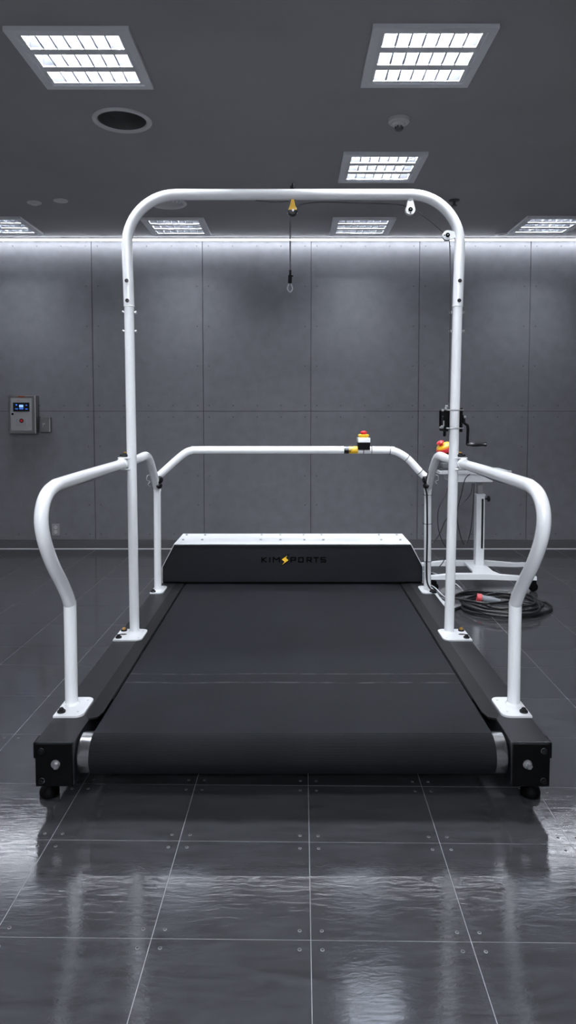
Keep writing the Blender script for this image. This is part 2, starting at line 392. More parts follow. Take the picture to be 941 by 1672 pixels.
# ================================================================== CEILING LIGHTS
def make_light(loc, tube='tube', td=.080):
    x, y = loc; t = empty('ceiling_light', (x, y, CZ))
    o = .30; i = .258; e_ = .236
    b = MB()  # outer frame: mitred border a little proud of the ceiling
    for (a0, a1, c0, c1) in ((-o,o,-o,-i),(-o,o,i,o),(-o,-i,-i,i),(i,o,-i,i)):
        b.bx(x+a0, x+a1, y+c0, y+c1, CZ-.022, CZ-.0005)
    b.build('frame', 'lamp_frame', t)
    b = MB(); h = .115
    b.bx(x-LH+.002, x+LH-.002, y-LH+.002, y+LH-.002, CZ+h, CZ+h+.004)
    for (a0, a1, c0, c1) in ((-LH+.002,-LH+.006,-LH+.002,LH-.002),(LH-.006,LH-.002,-LH+.002,LH-.002),(-LH+.006,LH-.006,-LH+.002,-LH+.006),(-LH+.006,LH-.006,LH-.006,LH-.002)):
        b.bx(x+a0, x+a1, y+c0, y+c1, CZ, CZ+h)
    b.build('housing', 'lamp_frame', t)
    # flat side panels and bars between the three troughs
    b = MB(); zb = CZ-.014
    b.bx(x-i, x-e_, y-i, y+i, zb, zb+.006); b.bx(x+e_, x+i, y-i, y+i, zb, zb+.006)
    ty = (-.176, 0, .176); hw = .062
    for (c0, c1) in ((-i, ty[0]-hw), (ty[0]+hw, ty[1]-hw), (ty[1]+hw, ty[2]-hw), (ty[2]+hw, i)):
        b.bx(x-e_, x+e_, y+c0, y+c1, zb, zb+.006)
    b.build('louvre_tray', 'lamp_dark', t)
    for q in ty:
        r = MB(); n = 12; V = []; prof = []
        for k in range(n+1):
            u = -1 + 2*k/n; prof.append((u*hw, zb + .006 + .096*(1-u*u)))
        for (a, z) in prof: V += [(x-e_, y+q+a, z), (x+e_, y+q+a, z)]
        r.add(V, [[2*k, 2*k+1, 2*k+3, 2*k+2] for k in range(n)], None, True)
        for e in (-e_, e_): r.add([(x+e, y+q+a, z) for a, z in prof], [list(range(n+1))])
        rf = r.build('reflector', 'reflector', t)
        MB().cyl((x-.23, y+q, zb+td), (x+.23, y+q, zb+td), .008, n=10).build('tube', tube, rf)
        bl = MB()
        for k in range(6):
            bx_ = x - e_ + 2*e_*(k+1)/7; V = []
            for a in (-hw, -hw*.5, 0, hw*.5, hw):
                V += [(bx_-.004, y+q+a, zb+.001), (bx_, y+q+a, zb+.040), (bx_+.004, y+q+a, zb+.001)]
            Fc = []
            for m_ in range(4):
                for e in range(3): Fc.append([m_*3+e, m_*3+(e+1) % 3, (m_+1)*3+(e+1) % 3, (m_+1)*3+e])
            bl.add(V, Fc)
        bl.build('blades', 'blade', rf)
    return t
lab = ['large square louvred ceiling light above right, closest to the smoke detector',
       'large square louvred ceiling light in front of the big round vent',
       'lone louvred ceiling light just above the white arch bar, right of its middle',
       'small far louvred ceiling light under the arch bar, between hanging rope and white pulley bracket',
       'small far louvred ceiling light inside the rounded arch corner below the half hidden vent',
       'far louvred ceiling light cut by the picture edge, above the wall control panel',
       'far louvred ceiling light cut by the picture edge, outside the arch on the winch side']
protos = {}
for k, p in enumerate(LAMPS + LAMPS_ADDED):
    # the row next to the wall is dimmed; rows behind the camera are added fill with low-set open tubes
    v = ('tube_low', .080) if p[1] > 6 else (('tube_fill', .012) if p[1] < 1 else ('tube', .080))
    if v not in protos: protos[v] = o = make_light(p, *v)
    else: o = copy_tree(protos[v]); o.location = (p[0], p[1], CZ)
    if k < len(LAMPS): tag(o, lab[k], 'ceiling light', 'square louvred ceiling lights')
    else: tag(o, 'unseen louvred ceiling light added outside the picture to light the room', 'ceiling light', 'added ceiling lights outside the picture')

# ---- round recessed vents
for k, (x, y, r) in enumerate(VENTS):
    t = empty('ceiling_vent', (x, y, CZ))
    tag(t, ['big dark round recessed ceiling vent with a grey rim, nearest of the two', 'smaller looking round ceiling vent half hidden behind the arch corner'][k], 'vent', 'round ceiling vents')
    MB().lathe([(r,0),(r,-.006),(r-.008,-.012),(r-.030,-.010),(r-.036,.0)], (x,y,CZ-.0005), m='device', n=48).build('rim', None, t)
    dp = 1 if k == 0 else .18; MB().lathe([(r-.036,-.001),(r-.040,.05*dp),(r-.046,.10*dp),(r-.09,.105*dp),(r-.09,.10*dp)], (x,y,CZ), n=48).build('collar', 'vent_dark' if k == 0 else 'device', t)
    g = MB()
    for q in (.3,.55,.8): g.lathe([((r-.05)*q,.095*dp),((r-.05)*q+.010,.060*dp),((r-.05)*q+.020,.095*dp)], (x,y,CZ), n=40)
    g.lathe([(r-.046,.102*dp),(.0001,.102*dp)], (x,y,CZ), n=40)
    g.build('grille', 'vent_dark' if k == 0 else 'device', t)
# ---- smoke detector, sprinkler, small discs
t = tag(empty('smoke_detector', (.667,4.398,CZ)), 'grey round smoke detector on the ceiling below the large light above right', 'smoke detector')
MB().lathe([(.066,0),(.066,-.022),(.058,-.030),(.0001,-.030)], t.location, n=32).build('base', 'device', t)
MB().lathe([(.042,-.030),(.038,-.044),(.030,-.048),(.0001,-.048)], t.location, n=28).build('head', 'device', t)
g = MB()
for k in range(6):
    a = k*PI/3; g.box((t.location.x+.022*math.cos(a), t.location.y+.022*math.sin(a), CZ-.056), (.010,.010,.018), None, .002)
g.lathe([(.024,-.062),(.022,-.070),(.0001,-.070)], t.location, n=20)
g.build('sensor_cage', 'vent_dark', t)
t = tag(empty('fire_sprinkler', (1.403,6.056,CZ)), 'small dark fire sprinkler on the ceiling beyond the arch corner on the winch side', 'sprinkler')
MB().lathe([(.048,0),(.046,-.006),(.020,-.012),(.0001,-.012)], t.location, n=24).build('flange', 'dark_grey', t)
MB().lathe([(.014,-.012),(.012,-.040),(.024,-.044),(.024,-.050),(.0001,-.050)], t.location, n=16).build('head', 'vent_dark', t)
for k, (x, y, l) in enumerate([(-2.265,6.117,'pale dome shaped ceiling detector, outer one of the close pair beyond the big vent'), (-2.015,6.059,'flat pale ceiling disc, inner one of the close pair beyond the big vent'), (2.163,7.20,'pale round ceiling disc close to the glowing wall strip on the winch side')]):
    t = tag(empty('ceiling_detector', (x,y,CZ)), l, 'ceiling detector', 'small round ceiling devices')
    MB().lathe([(.062,0),(.060,-.008),(.0001,-.009)], t.location, n=24).build('base', 'device', t)
    MB().lathe([(.036,-.008),(.028,-.022 if k == 0 else -.012),(.0001,-.026 if k == 0 else -.013)], t.location, n=20).build('cap', 'device', t)

# ================================================================== TREADMILL
TM = empty('treadmill', (0, 3.7, 0))
tag(TM, 'large black rehabilitation treadmill with white tubular handrails and tall white overhead arch', 'treadmill')
ZT = .265
for s in (-1, 1):
    r = MB(); r.bx(s*.820, s*.966, 2.505, 5.33, .100, ZT, None, .003)
    sr = r.build('side_rail', 'rail_black', TM)
    p = MB(); p.bx(s*.823, s*.962, 2.498, 2.5052, .098, ZT-.004, None, .002); p.bx(s*.955, s*.970, 2.500, 2.56, .205, ZT-.001, None, .002)
    p.build('end_plate', 'matt_black', sr)
    for z in (.122, .236):
        q = MB(); q.lathe([(.012,0),(.012,.003),(.009,.004),(.0085,.014),(.005,.014),(.004,.008),(.0001,.008)], (s*.938,2.498,z), (0,-1,0), n=18)
        q.build('cap_screw', 'gloss_black', sr)
    q = MB(); q.lathe([(.017,0),(.017,.003),(.0001,.0035)], (s*.882-.004,2.498,.184), (0,-1,0), 'chrome', 24)
    q.lathe([(.0125,.003),(.0125,.012),(.0105,.014),(.0001,.014)], (s*.882,2.498,.180), (0,-1,0), 'chrome', 6, False)
    q.build('axle_bolt', None, sr)['label'] = 'silver axle bolt'
    p = MB()  # inner strip beside the belt
    p.prism([(s*.842,2.735),(s*.822,2.70),(s*.790,2.715),(s*.778,2.76),(s*.778,4.87),(s*.842,4.87)], (0,0,ZT-.006), (1,0,0), (0,1,0), .0075)
    p.bx(s*.775, s*.779, 2.9, 4.88, ZT-.05, ZT-.004)
    p.build('trim_strip', 'strip_black', TM)
    b = MB(); b.bx(s*.765, s*.822, 2.78, 4.87, .150, .215); b.build('deck_bearer', 'matt_black', TM)
    for y in (2.615, 5.18):
        f = MB(); c = (-.953 if s < 0 else .932, y, 0)
        f.lathe([(.0001,0),(.036,0),(.038,.004),(.038,.018),(.034,.030),(.020,.042),(.014,.050),(.0001,.050)], c, n=28)
        f.lathe([(.013,.046),(.013,.078)], c, n=6, smooth=False); f.cyl((c[0],c[1],.05), (c[0],c[1],.103), .008)
        f.lathe([(.019,.086),(.019,.100)], c, n=6, smooth=False)
        f.build('levelling_foot', 'matt_black', TM)
    # axle block beside the drum
    b = MB(); b.cyl((s*.816,2.583,.187), (s*.822,2.583,.187), .045); b.box((s*.819,2.56,.215),(.008,.02,.012)); b.build('axle_bearing', 'matt_black', TM)
# drums
d = MB(); d.lathe([(.0001,0),(.060,0),(.071,.002),(.0735,.006),(.0735,1.622),(.071,1.626),(.060,1.628),(.0001,1.628)], (-.814,2.583,.188), (1,0,0), n=64)
d.build('front_drum', 'steel', TM)['label'] = 'bare polished steel drum ends'
# belt
b = MB(); n = 28; R = .0765; pr = []
for k in range(n+1):
    a = -PI/2 - PI*k/n; pr.append((2.583+R*math.cos(a), .188+R*math.sin(a)))
pr = pr + [(5.06, .188+R)] 
for k in range(1, n): 
    a = PI/2 - PI*k/n; pr.append((5.06+R*math.cos(a), .188+R*math.sin(a)))
pr.append((5.06, .188-R))
N = len(pr); BW = .767
V = [(-BW, y, z) for y, z in pr] + [(BW, y, z) for y, z in pr]
cy = sum(p[0] for p in pr)/N
pin = []
for k, (y, z) in enumerate(pr):   # inner face 3 mm inside
    yc = 2.583 if y <= 2.6 else (5.06 if y >= 5.05 else y); v = Vector((y-yc, z-.188)); v = v*(1-.003/R); pin.append((yc+v.x, .188+v.y))
V += [(-BW, y, z) for y, z in pin] + [(BW, y, z) for y, z in pin]
b.add(V, [[k,(k+1) % N,N+(k+1) % N,N+k] for k in range(N)] + [[2*N+k,2*N+(k+1) % N,3*N+(k+1) % N,3*N+k] for k in range(N)], None, True)
b.add(V, [[k,(k+1) % N,2*N+(k+1) % N,2*N+k] for k in range(N)] + [[N+k,N+(k+1) % N,3*N+(k+1) % N,3*N+k] for k in range(N)])
# moulded fine ribs on the rounded nose
for k in range(24):
    a = PI/2 + math.radians(4 + k*4.0); y, z = 2.583+(R-.0012)*math.cos(a), .188+(R-.0012)*math.sin(a)
    b.tube([(-BW+.004,y,z),(BW-.004,y,z)], (.0024 if k < 16 else .0018), None, 6)
belt = b.build('running_belt', 'belt', TM)
MB().bx(-.762, .762, 2.72, 4.95, .20, .2555).build('deck', 'matt_black', TM)
MB().bx(-.82, .82, 5.10, 5.30, .10, .24, None, .003).build('rear_cross_beam', 'rail_black', TM)

# motor hood
HY0, HY1, HZ = 4.87, 5.285, .553
hood = MB(); prof = [(-.938,.268),(-.938,.385),(-.850,HZ),(.850,HZ),(.938,.385),(.938,.268)]; tk = .004
pin = [(-.934,.268),(-.934,.384),(-.848,HZ-tk),(.848,HZ-tk),(.934,.384),(.934,.268)]
V = [(x, HY0-.002, z) for x, z in prof] + [(x, HY1, z) for x, z in prof] + [(x, HY0-.002, z) for x, z in pin] + [(x, HY1, z) for x, z in pin]
Fc = []
for k in range(5):
    Fc += [[k,k+1,6+k+1,6+k],[12+k,12+k+1,18+k+1,18+k],[k,k+1,12+k+1,12+k],[6+k,6+k+1,18+k+1,18+k]]
Fc += [[0,6,18,12],[5,11,23,17]]
hood.add(V, Fc)
hood.prism([(p[0], p[1]) for p in pin], (0,HY1-.004,0), (1,0,0), (0,0,1), -.003)
hd = hood.build('motor_hood', 'white_plate', TM)
fp = MB(); e = .001
fp.prism([(-.934+e,.2785),(-.934+e,.384),(-.848+e,HZ-tk-e),(.848-e,HZ-tk-e),(.934-e,.384),(.934-e,.2785)], (0,HY0+.003,0), (1,0,0), (0,0,1), -.004)
fp.bx(-.848, .848, HY0-.0045, HY0+.001, HZ-.020, HZ-.0055, None, .001)
fp.build('front_panel', 'panel_black', hd)
MB().bx(-.80, .80, HY0-.0022, HY0+.03, .2695, .2775, None, .001).build('rubber_lip', 'letter', hd)
for row, yy in (((-.808,-.666,-.235,-.09,.086,.226,.655,.795),5.015), ((-.812,-.671,-.235,-.094,.085,.225,.662,.798),5.215)):
    for x in row:
        q = MB(); q.lathe([(.011,0),(.011,.002),(.008,.003)], (x,yy,HZ), n=14); q.lathe([(.0075,.002),(.0075,.009),(.006,.010),(.0001,.010)], (x,yy,HZ), n=6, smooth=False)
        q.build('bolt', 'chrome', hd)
# lettering on the front panel (strokes), the S drawn as a lightning bolt
SX = 4.87/1120*1.008
def px(x, y): return ((420+x/7.84-478)*SX, 1.5-(900+y/7.84-672)*SX*.978)
lt = MB(); yF = HY0-.0022
def stroke(a, b_, wd=14):
    (x0, z0), (x1, z1) = a, b_; d = Vector((x1-x0, z1-z0)); L_ = d.length; d.normalize(); nn = Vector((-d.y, d.x))*wd/2
    P = [(x0+nn.x, z0+nn.y), (x1+nn.x, z1+nn.y), (x1-nn.x, z1-nn.y), (x0-nn.x, z0-nn.y)]
    q = [px(*p) for p in P]
    lt.prism(q, (0, yF+random.random()*.0001, 0), (1,0,0), (0,0,1), .0012)
T, B, m_ = 124, 181, 153
stroke((62,117),(62,188)); stroke((68,m_),(118,121)); stroke((68,m_),(120,184))
stroke((163,117),(163,188))
stroke((208,117),(208,188)); stroke((286,117),(286,188)); stroke((210,121),(247,156)); stroke((284,121),(247,156))
stroke((434,117),(434,188)); stroke((428,T),(498,T)); stroke((492,T),(492,158)); stroke((434,158),(498,158))
stroke((533,117),(533,188)); stroke((589,117),(589,188)); stroke((533,T),(589,T)); stroke((533,B),(589,B))
stroke((640,117),(640,188)); stroke((633,T),(700,T)); stroke((694,T),(694,157)); stroke((640,157),(700,157)); stroke((664,157),(700,185))
stroke((722,T),(792,T)); stroke((757,T),(757,188))
stroke((812,T),(880,T)); stroke((819,T),(819,m_)); stroke((812,m_),(882,m_)); stroke((875,m_),(875,B)); stroke((812,B),(882,B))
lt.build('lettering', 'letter', hd)
em = MB(); em.prism([px(*p) for p in ((415,70),(382,122),(408,158),(398,172),(305,240),(340,188),(312,150),(318,138))], (0,yF+.0003,0), (1,0,0), (0,0,1), .0012, 'letter')
em.prism([px(*p) for p in ((388,97),(370,128),(402,158),(318,220),(352,180),(315,148))], (0,yF-.0009,0), (1,0,0), (0,0,1), .0010, 'emblem')
em.build('lightning_emblem', None, hd)['label'] = 'yellow and black lightning bolt emblem'

# base plates and posts
def cap_nut(c, parent, brass=False):
    q = MB(); q.lathe([(.0001,0),(.0165,0),(.0175,.004),(.016,.008),(.012,.009)], c, m='gloss_black', n=20)
    q.lathe([(.011,.008),(.011,.014),(.008,.019),(.0001,.0205)], c, m='brass' if brass else 'gloss_black', n=6, smooth=brass)
    q.build('cap_nut', None, parent)
def base_plate(s, xin, yc, ln, caps, holes, slot=None):
    xo = .968; w_ = xo - xin; xc = s*(xo+xin)/2
    poly = rrect(w_, ln, .032, 6, (1,0,0,1) if s < 0 else (0,1,1,0))
    b = MB(); b.prism(poly, (xc, yc, ZT), (1,0,0), (0,1,0), .008, 'white_plate')
    for (hx, hy) in holes: b.lathe([(.0045,.0081),(.0045,.0088),(.0001,.0088)], (s*hx, hy, ZT), m='chrome', n=12)
    if slot: b.prism([(.020*math.cos(a*PI/12), .011*math.sin(a*PI/12)) for a in range(24)], (s*slot[0], slot[1], ZT+.008), (1,0,0), (0,1,0), .0006, 'matt_black')
    pl = b.build('base_plate', None, TM)
    for (hx, hy, br) in caps: cap_nut((s*hx, hy, ZT+.008), pl, br)
    return pl
HR = .0262
RX = .930
YP = 2.825
front = [(YP,ZT+.006),(YP,.655),(YP-.012,.715),(2.735,.805),(2.632,.905),(2.553,1.005),(2.520,1.085),(2.533,1.145),(2.580,1.187),(2.655,1.207),(2.76,1.212)]
rear = [(3.30,1.214),(3.778,1.214),(4.12,1.216),(4.28,1.222),(4.36,1.216),(4.43,1.192),(4.50,1.145),(4.60,1.06),(4.675,.985)]
for s in (-1, 1):
    base_plate(s, .850, YP-.025, .185, [(.945,YP-.082,False),(.952,YP+.045,True)], [(.872,YP+.035),(.880,YP-.075)])
    path = spline([(s*RX, y, z) for y, z in front + rear], 7)
    hr = MB().tube(path, HR, None, 22)
    hr.lathe([(.034,0),(.031,.004),(.0262,.009)], (s*RX,YP,ZT+.008), n=24)
    h = hr.build('handrail', 'white', TM)
    # cable clip under the rail
    MB().tube([(s*RX*1.0,y,1.214-HR-.003+.004*math.sin(k*1.7)) for k, y in enumerate([2.72,2.85,3.0,3.15,3.3,3.45])], .0028, None, 8).build('cable_sleeve', 'grey_plastic', h)
    # rear post
    base_plate(s, .880, 4.685, .19, [(.950,4.615,False),(.955,4.745,False)], [(.897,4.75),(.897,4.62)])
    b = MB(); b.tube([(s*.935,4.698,ZT+.006),(s*.932,4.698,.965)], .0245, None, 22); b.tube(fillet([(s*.932,4.698,.955),(s*.931,4.698,.995),(s*.930,4.665,1.04)], .02, 4), .0266, None, 22)
    rp = b.build('rear_post', 'white', TM)
    k = MB(); c = Vector((s*.912, 4.66, 1.025)); k.lathe([(.018,0),(.026,.004),(.027,.012),(.020,.018),(.010,.021),(.0001,.021)], c + Vector((-s*.004,-.018,.012)), (-s*.5,-1,.1), n=8)
    k.lathe([(.020,0),(.022,.004),(.022,.012),(.014,.017),(.0001,.017)], c + Vector((-s*.002,-.016,-.028)), (-s*.5,-1,.1), n=8)
    k.build('clamp_knob', 'gloss_black', rp)
    k = MB(); k.tube(spline([(s*.950,4.60,1.075),(s*.975,4.585,1.07),(s*.978,4.585,1.04),(s*.962,4.60,1.03),(s*.972,4.59,1.01),(s*.960,4.61,.995)], 6), .003, None, 8); k.build('hook', 'chrome', rp)
    # arch lower post
    base_plate(s, .815, 3.725, .185, [(.945,3.665,False),(.945,3.785,True)], [(.838,3.785),(.838,3.665)], (.935,3.725))
    b = MB(); b.tube([(s*(.884 if s < 0 else .875),3.776,ZT+.006),(s*(.892 if s < 0 else .900),3.776,2.075)], .0268, None, 26); b.lathe([(.030,0),(.0268,.006)], (s*(.884 if s < 0 else .875),3.776,ZT+.008), n=24)
    ap = b.build('arch_post', 'white', TM)
    for z in (2.040, 1.938):
        for e in (-1, 1):
            q = MB(); x = s*(.8915 if s < 0 else .8985) + e*.026; q.cyl((x,3.776,z),(x+e*.008,3.776,z), .0055, None, 12); q.lathe([(.0085,.006),(.0085,.013),(.006,.016),(.0001,.016)], (x,3.776,z), (e,0,0), n=14)
            q.build('side_bolt', 'chrome', ap)
    # clamp tying the handrail to the arch post
    q = MB(); q.bx(s*.890, s*.955, 3.735, 3.817, 1.243, 1.250, 'white', .002); q.bx(s*.890, s*.955, 3.735, 3.817, 1.181, 1.188, 'white', .002)
    q.torus((s*RX,3.722,1.214), (0,1,0), .0265, .006, 'white', 24, 8); q.torus((s*RX,3.83,1.214), (0,1,0), .0265, .006, 'white', 24, 8)
    cl = q.build('rail_clamp', None, TM)
    k = MB(); k.lathe([(.012,0),(.026,.002),(.030,.008),(.029,.014),(.020,.018),(.010,.022)], (s*.925,3.776,1.250), n=10, m='gloss_black'); k.lathe([(.008,.02),(.008,.027),(.0001,.030)], (s*.925,3.776,1.250), n=10, m='brass')
    k.build('clamp_knob', None, cl)
# crossbar
cb = [(-.918,4.690,1.060),(-.808,4.70,1.160),(-.738,4.70,1.216),(-.690,4.70,1.234),(-.62,4.70,1.237),(0,4.70,1.237),(.62,4.70,1.236),(.690,4.70,1.231),(.745,4.70,1.208),(.800,4.70,1.168),(.880,4.70,1.082),(.918,4.690,1.046)]
cbm = MB().tube(spline(cb, 8), .0258, None, 22); cbo = cbm.build('crossbar', 'white', TM)
sp = [(.541,4.70,1.2365),(.668,4.70,1.233),(.785,4.70,1.180),(.876,4.70,1.087)]; dr = [(1,0,0),(1,0,-.08),(.8,0,-.62),(.7,0,-.72)]
for p, dv in zip(sp, dr): MB().torus(p, dv, .0268, .0022, None, 26, 8).build('cable_tie', 'gloss_black', cbo)
hz = MB()  # hazard tape band: black half, yellow half with slanted border
n = 24
def band(u0, u1, m, f0, f1):
    V = []
    for k in range(n+1):
        a = 2*PI*k/n; q = (1+math.cos(a-PI/2-.4))/2
        for u in (u0 + (f0*q), u1 + (f1*q)): V.append((u, 4.70-.0263*math.sin(a), 1.237+.0263*math.cos(a)))
    hz.add(V, [[2*k,2*k+1,2*k+3,2*k+2] for k in range(n)], m, True)
band(.352, .385, 'gloss_black', 0, .0); band(.385, .447, 'yellow', 0, 0)
V = []
for k in range(9):
    a = math.radians(-20 + k*25); u = .385 + .040*(1-k/8.0)
    V += [(.384, 4.70-.0266*math.sin(a), 1.237+.0266*math.cos(a)), (u, 4.70-.0266*math.sin(a), 1.237+.0266*math.cos(a))]
hz.add(V, [[2*k,2*k+1,2*k+3,2*k+2] for k in range(8)], 'gloss_black', True)
hz.build('hazard_tape', None, cbo)['label'] = 'yellow and black hazard tape'
# arch
ap = fillet([(-.892,3.776,2.070),(-.905,3.776,2.6715),(.916,3.776,2.6715),(.900,3.776,2.070)], .27, 14)
b = MB().tube(ap, .0290, None, 28); b.torus((-.892,3.776,2.073),(0,0,1),.0275,.003,None,26,6); b.torus((.900,3.776,2.073),(0,0,1),.0275,.003,None,26,6)
arch = b.build('overhead_arch', 'white', TM)
for s in (-1, 1):
    for z in (2.206, 2.100):
        q = MB(); q.lathe([(.0105,0),(.0105,.003),(.0001,.0032)], (s*((.8945 if s < 0 else .9015)+.018*(z-2.07)), 3.776-.0285, z), (0,-1,0), n=18); q.build('plug', 'gloss_black', arch)
def teardrop(c, dirv, name):
    d_ = Vector((dirv[0],0,dirv[1])).normalized(); sd = Vector((-d_.z,0,d_.x)); poly = []
    for k in range(15):
        a = -PI*.60 + PI*1.20*k/14; poly.append((.026*math.cos(a), .026*math.sin(a)))
    poly += [(-.062,.011),(-.062,-.011)]
    g = MB()
    for yo in (-.012, .012):
        g.prism(poly, Vector(c)+Vector((0,yo,0)), d_, sd, .004 if yo < 0 else -.004, 'white')
    o_ = g.build(name, None, arch)
    return o_
for c, dv, hole in (((.636,3.776,2.588),(0,-1),(0,0)), ((.838,3.776,2.452),(-1,-.05),(0,0))):
    teardrop(c, dv, 'pulley_bracket')
    q = MB(); yb = 3.776-.012-.004
    q.lathe([(.012,0),(.012,.003),(.0075,.004),(.0075,.008),(.0001,.008)], (c[0],yb,c[2]), (0,-1,0), 'matt_black', 16); q.lathe([(.003,.008),(.003,.0095),(.0001,.0095)], (c[0],yb,c[2]), (0,-1,0), 'chrome', 10)
    q.lathe([(.0035,0),(.0035,.002),(.0001,.002)], Vector((c[0],yb,c[2]))+Vector((dv[0],0,dv[1]))*.018, (0,-1,0), 'matt_black', 10)
    q.lathe([(.020,-.008),(.014,0),(.020,.008)], (c[0],3.776,c[2]), (0,1,0), 'dark_grey', 20)
    q.build('pulley_wheel', None, arch)

# ================================================================== HANGING SAFETY LINE
SL = empty('safety_line', (0, 3.776, 2.15))
tag(SL, 'dark safety line hanging from the arch over a yellow pulley, ending in a loop', 'safety line')
q = MB(); q.lathe([(.0001,.030),(.010,.030),(.013,.022),(.013,0)], (0,3.776,2.6995), n=16); q.build('top_bolt', 'matt_black', SL)
q = MB(); q.prism([(-.008,0),(.008,0),(.014,-.032),(.022,-.055),(-.022,-.055),(-.014,-.032)], (0,3.776-.010,2.643), (1,0,0), (0,0,1), .003, 'yellow')
q.prism([(-.012,.002),(.012,.002),(.018,-.032),(.027,-.060),(-.027,-.060),(-.018,-.032)], (0,3.776-.008,2.643), (1,0,0), (0,0,1), -.018, 'gloss_black')
q.lathe([(.0001,-.012),(.022,-.012),(.0275,-.008),(.0275,.010),(.022,.013),(.0001,.013)], (0,3.776,2.583), (0,1,0), 'gloss_black', 28)
q.lathe([(.006,0),(.006,.002),(.0001,.002)], (0.002,3.776-.012,2.586), (0,-1,0), 'chrome', 12)
q.build('pulley_block', None, SL)['label'] = 'black pulley block with a yellow cheek'
q = MB(); q.tube([(-.013,3.776,2.575),(-.013,3.776,2.262)], .0040, None, 10)
q.tube(spline([(-.013,3.776,2.573),(-.008,3.776,2.600),(.012,3.776,2.606),(.06,3.776,2.622),(.16,3.776,2.632),(.32,3.776,2.628),(.48,3.776,2.624),(.58,3.776,2.617),(.622,3.776,2.605),(.650,3.776,2.598),(.70,3.776,2.565),(.75,3.776,2.528),(.80,3.776,2.485),(.826,3.776,2.462),(.845,3.776,2.438),(.852,3.770,2.40),(.856,3.760,2.2),(.858,3.765,1.9),(.856,3.765,1.55)], 5), .0030, None, 8)
q.tube(spline([(-.02,3.776,2.636),(-.10,3.776,2.633),(-.2,3.776,2.640)], 5), .0025, None, 8)
q.build('rope', 'wire', SL)
q = MB(); q.cyl((-.013,3.776,2.268),(-.013,3.776,2.238), .0065); q.cyl((-.0135,3.776,2.240),(-.015,3.776,2.196), .0105); q.box((-.008,3.774,2.236), (.022,.012,.008), None, .002)
q.build('swivel', 'matt_black', SL)
q = MB(); q.tube(spline([(-.020,3.776,2.198),(-.026,3.776,2.178),(-.0285,3.776,2.168),(-.022,3.776,2.155),(-.0145,3.776,2.150),(-.006,3.776,2.155),(0,3.776,2.168),(-.003,3.776,2.178),(-.009,3.776,2.198)], 5), .0030, None, 10)
q.build('loop', 'bright_line', SL)['label'] = 'silver wire loop'

# ================================================================== HAND WINCH
WN = empty('hand_winch', (.884, 3.776, 1.38))
tag(WN, 'black hand winch with crank clamped to the right arch post', 'winch')
q = MB(); q.bx(.826,.852,3.745,3.86,1.392,1.508,'matt_black',.003); q.bx(.921,.929,3.745,3.86,1.388,1.520,'matt_black',.003); q.bx(.826,.929,3.818,3.87,1.40,1.505,'matt_black',.003)
q.bx(.818,.832,3.75,3.78,1.455,1.475,'matt_black',.002); q.tube([(.834,3.76,1.41),(.834,3.76,1.375),(.834,3.765,1.368)], .008, 'matt_black', 10)
q.build('winch_body', None, WN)
for z in (1.508, 1.409):
    q = MB(); q.tube(fillet([(.838,3.84,z),(.838,3.742,z),(.933,3.742,z),(.933,3.84,z)], .012, 5), .0036, None, 10)
    q.build('u_bolt', 'chrome', WN)
q = MB()
for (x, z) in ((.836,1.518),(.842,1.530),(.820,1.508),(.818,1.418)): q.box((x,3.752,z), (.014,.016,.012), None, .003)
q.cyl((.805,3.755,1.413),(.826,3.755,1.413), .006); q.cyl((.826,3.748,1.45),(.826,3.748,1.42), .004); q.cyl((.936,3.755,1.470),(.948,3.755,1.470), .009)
q.build('fastener', 'chrome', WN)
q = MB(); q.lathe([(.018,0),(.018,.008)], (.926,3.765,1.464), (1,0,0)); q.cyl((.926,3.765,1.464),(.943,3.765,1.464), .010)
q.tube(fillet([(.938,3.762,1.468),(.938,3.755,1.440),(.955,3.745,1.425),(.957,3.74,1.405),(.953,3.735,1.318)], .010, 5), .0078, None, 12)
cr = q.build('crank', 'matt_black', WN)
MB().lathe([(.0001,0),(.010,0),(.010,.014),(.0125,.022),(.0145,.045),(.0125,.068),(.0115,.092),(.0135,.098),(.0135,.106),(.0001,.108)], (.950,3.735,1.322), (1,0,0), n=24).build('grip', 'gloss_black', cr)

# ================================================================== EMERGENCY STOPS
E1 = empty('emergency_stop_button', (.487, 4.70, 1.245))
tag(E1, 'red emergency stop button on a white and black box sitting on the crossbar', 'emergency stop', 'emergency stop buttons')
MB().bx(.446,.528,4.655,4.745,1.240,1.289,None,.004).build('lower_box', 'matt_black', E1)
MB().bx(.445,.529,4.654,4.746,1.289,1.322,None,.005).build('upper_box', 'white', E1)
MB().lathe([(.0001,1.322),(.030,1.322),(.038,1.334),(.038,1.341),(.030,1.344),(.022,1.338),(.0001,1.338)], (.487,4.70,0), n=28).build('collar', 'yellow', E1)
MB().lathe([(.015,1.336),(.016,1.350),(.022,1.352),(.023,1.358),(.020,1.364),(.012,1.368),(.0001,1.369)], (.487,4.70,0), n=28).build('button', 'red', E1)
q = MB(); q.torus((.486,4.70,1.237),(1,0,0),.0272,.0025,None,24,8); q.build('mounting_strap', 'gloss_black', E1)
E2 = empty('emergency_stop_button', (.975, 4.42, 1.24))
tag(E2, 'tilted red and black emergency stop mounted beside the winch post', 'emergency stop', 'emergency stop buttons')
ax = Vector((-.42,-.22,.88)).normalized(); c0 = Vector((1.000,4.42,1.222))
MB().lathe([(.0001,-.015),(.026,-.015),(.034,-.006),(.053,.026),(.056,.034),(.0001,.034)], c0, ax, n=28).build('lower_box', 'matt_black', E2)
MB().lathe([(.0001,.034),(.057,.034),(.057,.054),(.052,.060),(.0001,.060)], c0, ax, n=32).build('red_collar', 'red', E2)
MB().lathe([(.0001,.060),(.050,.060),(.047,.070),(.034,.076),(.0001,.076)], c0, ax, n=32).build('collar', 'yellow', E2)
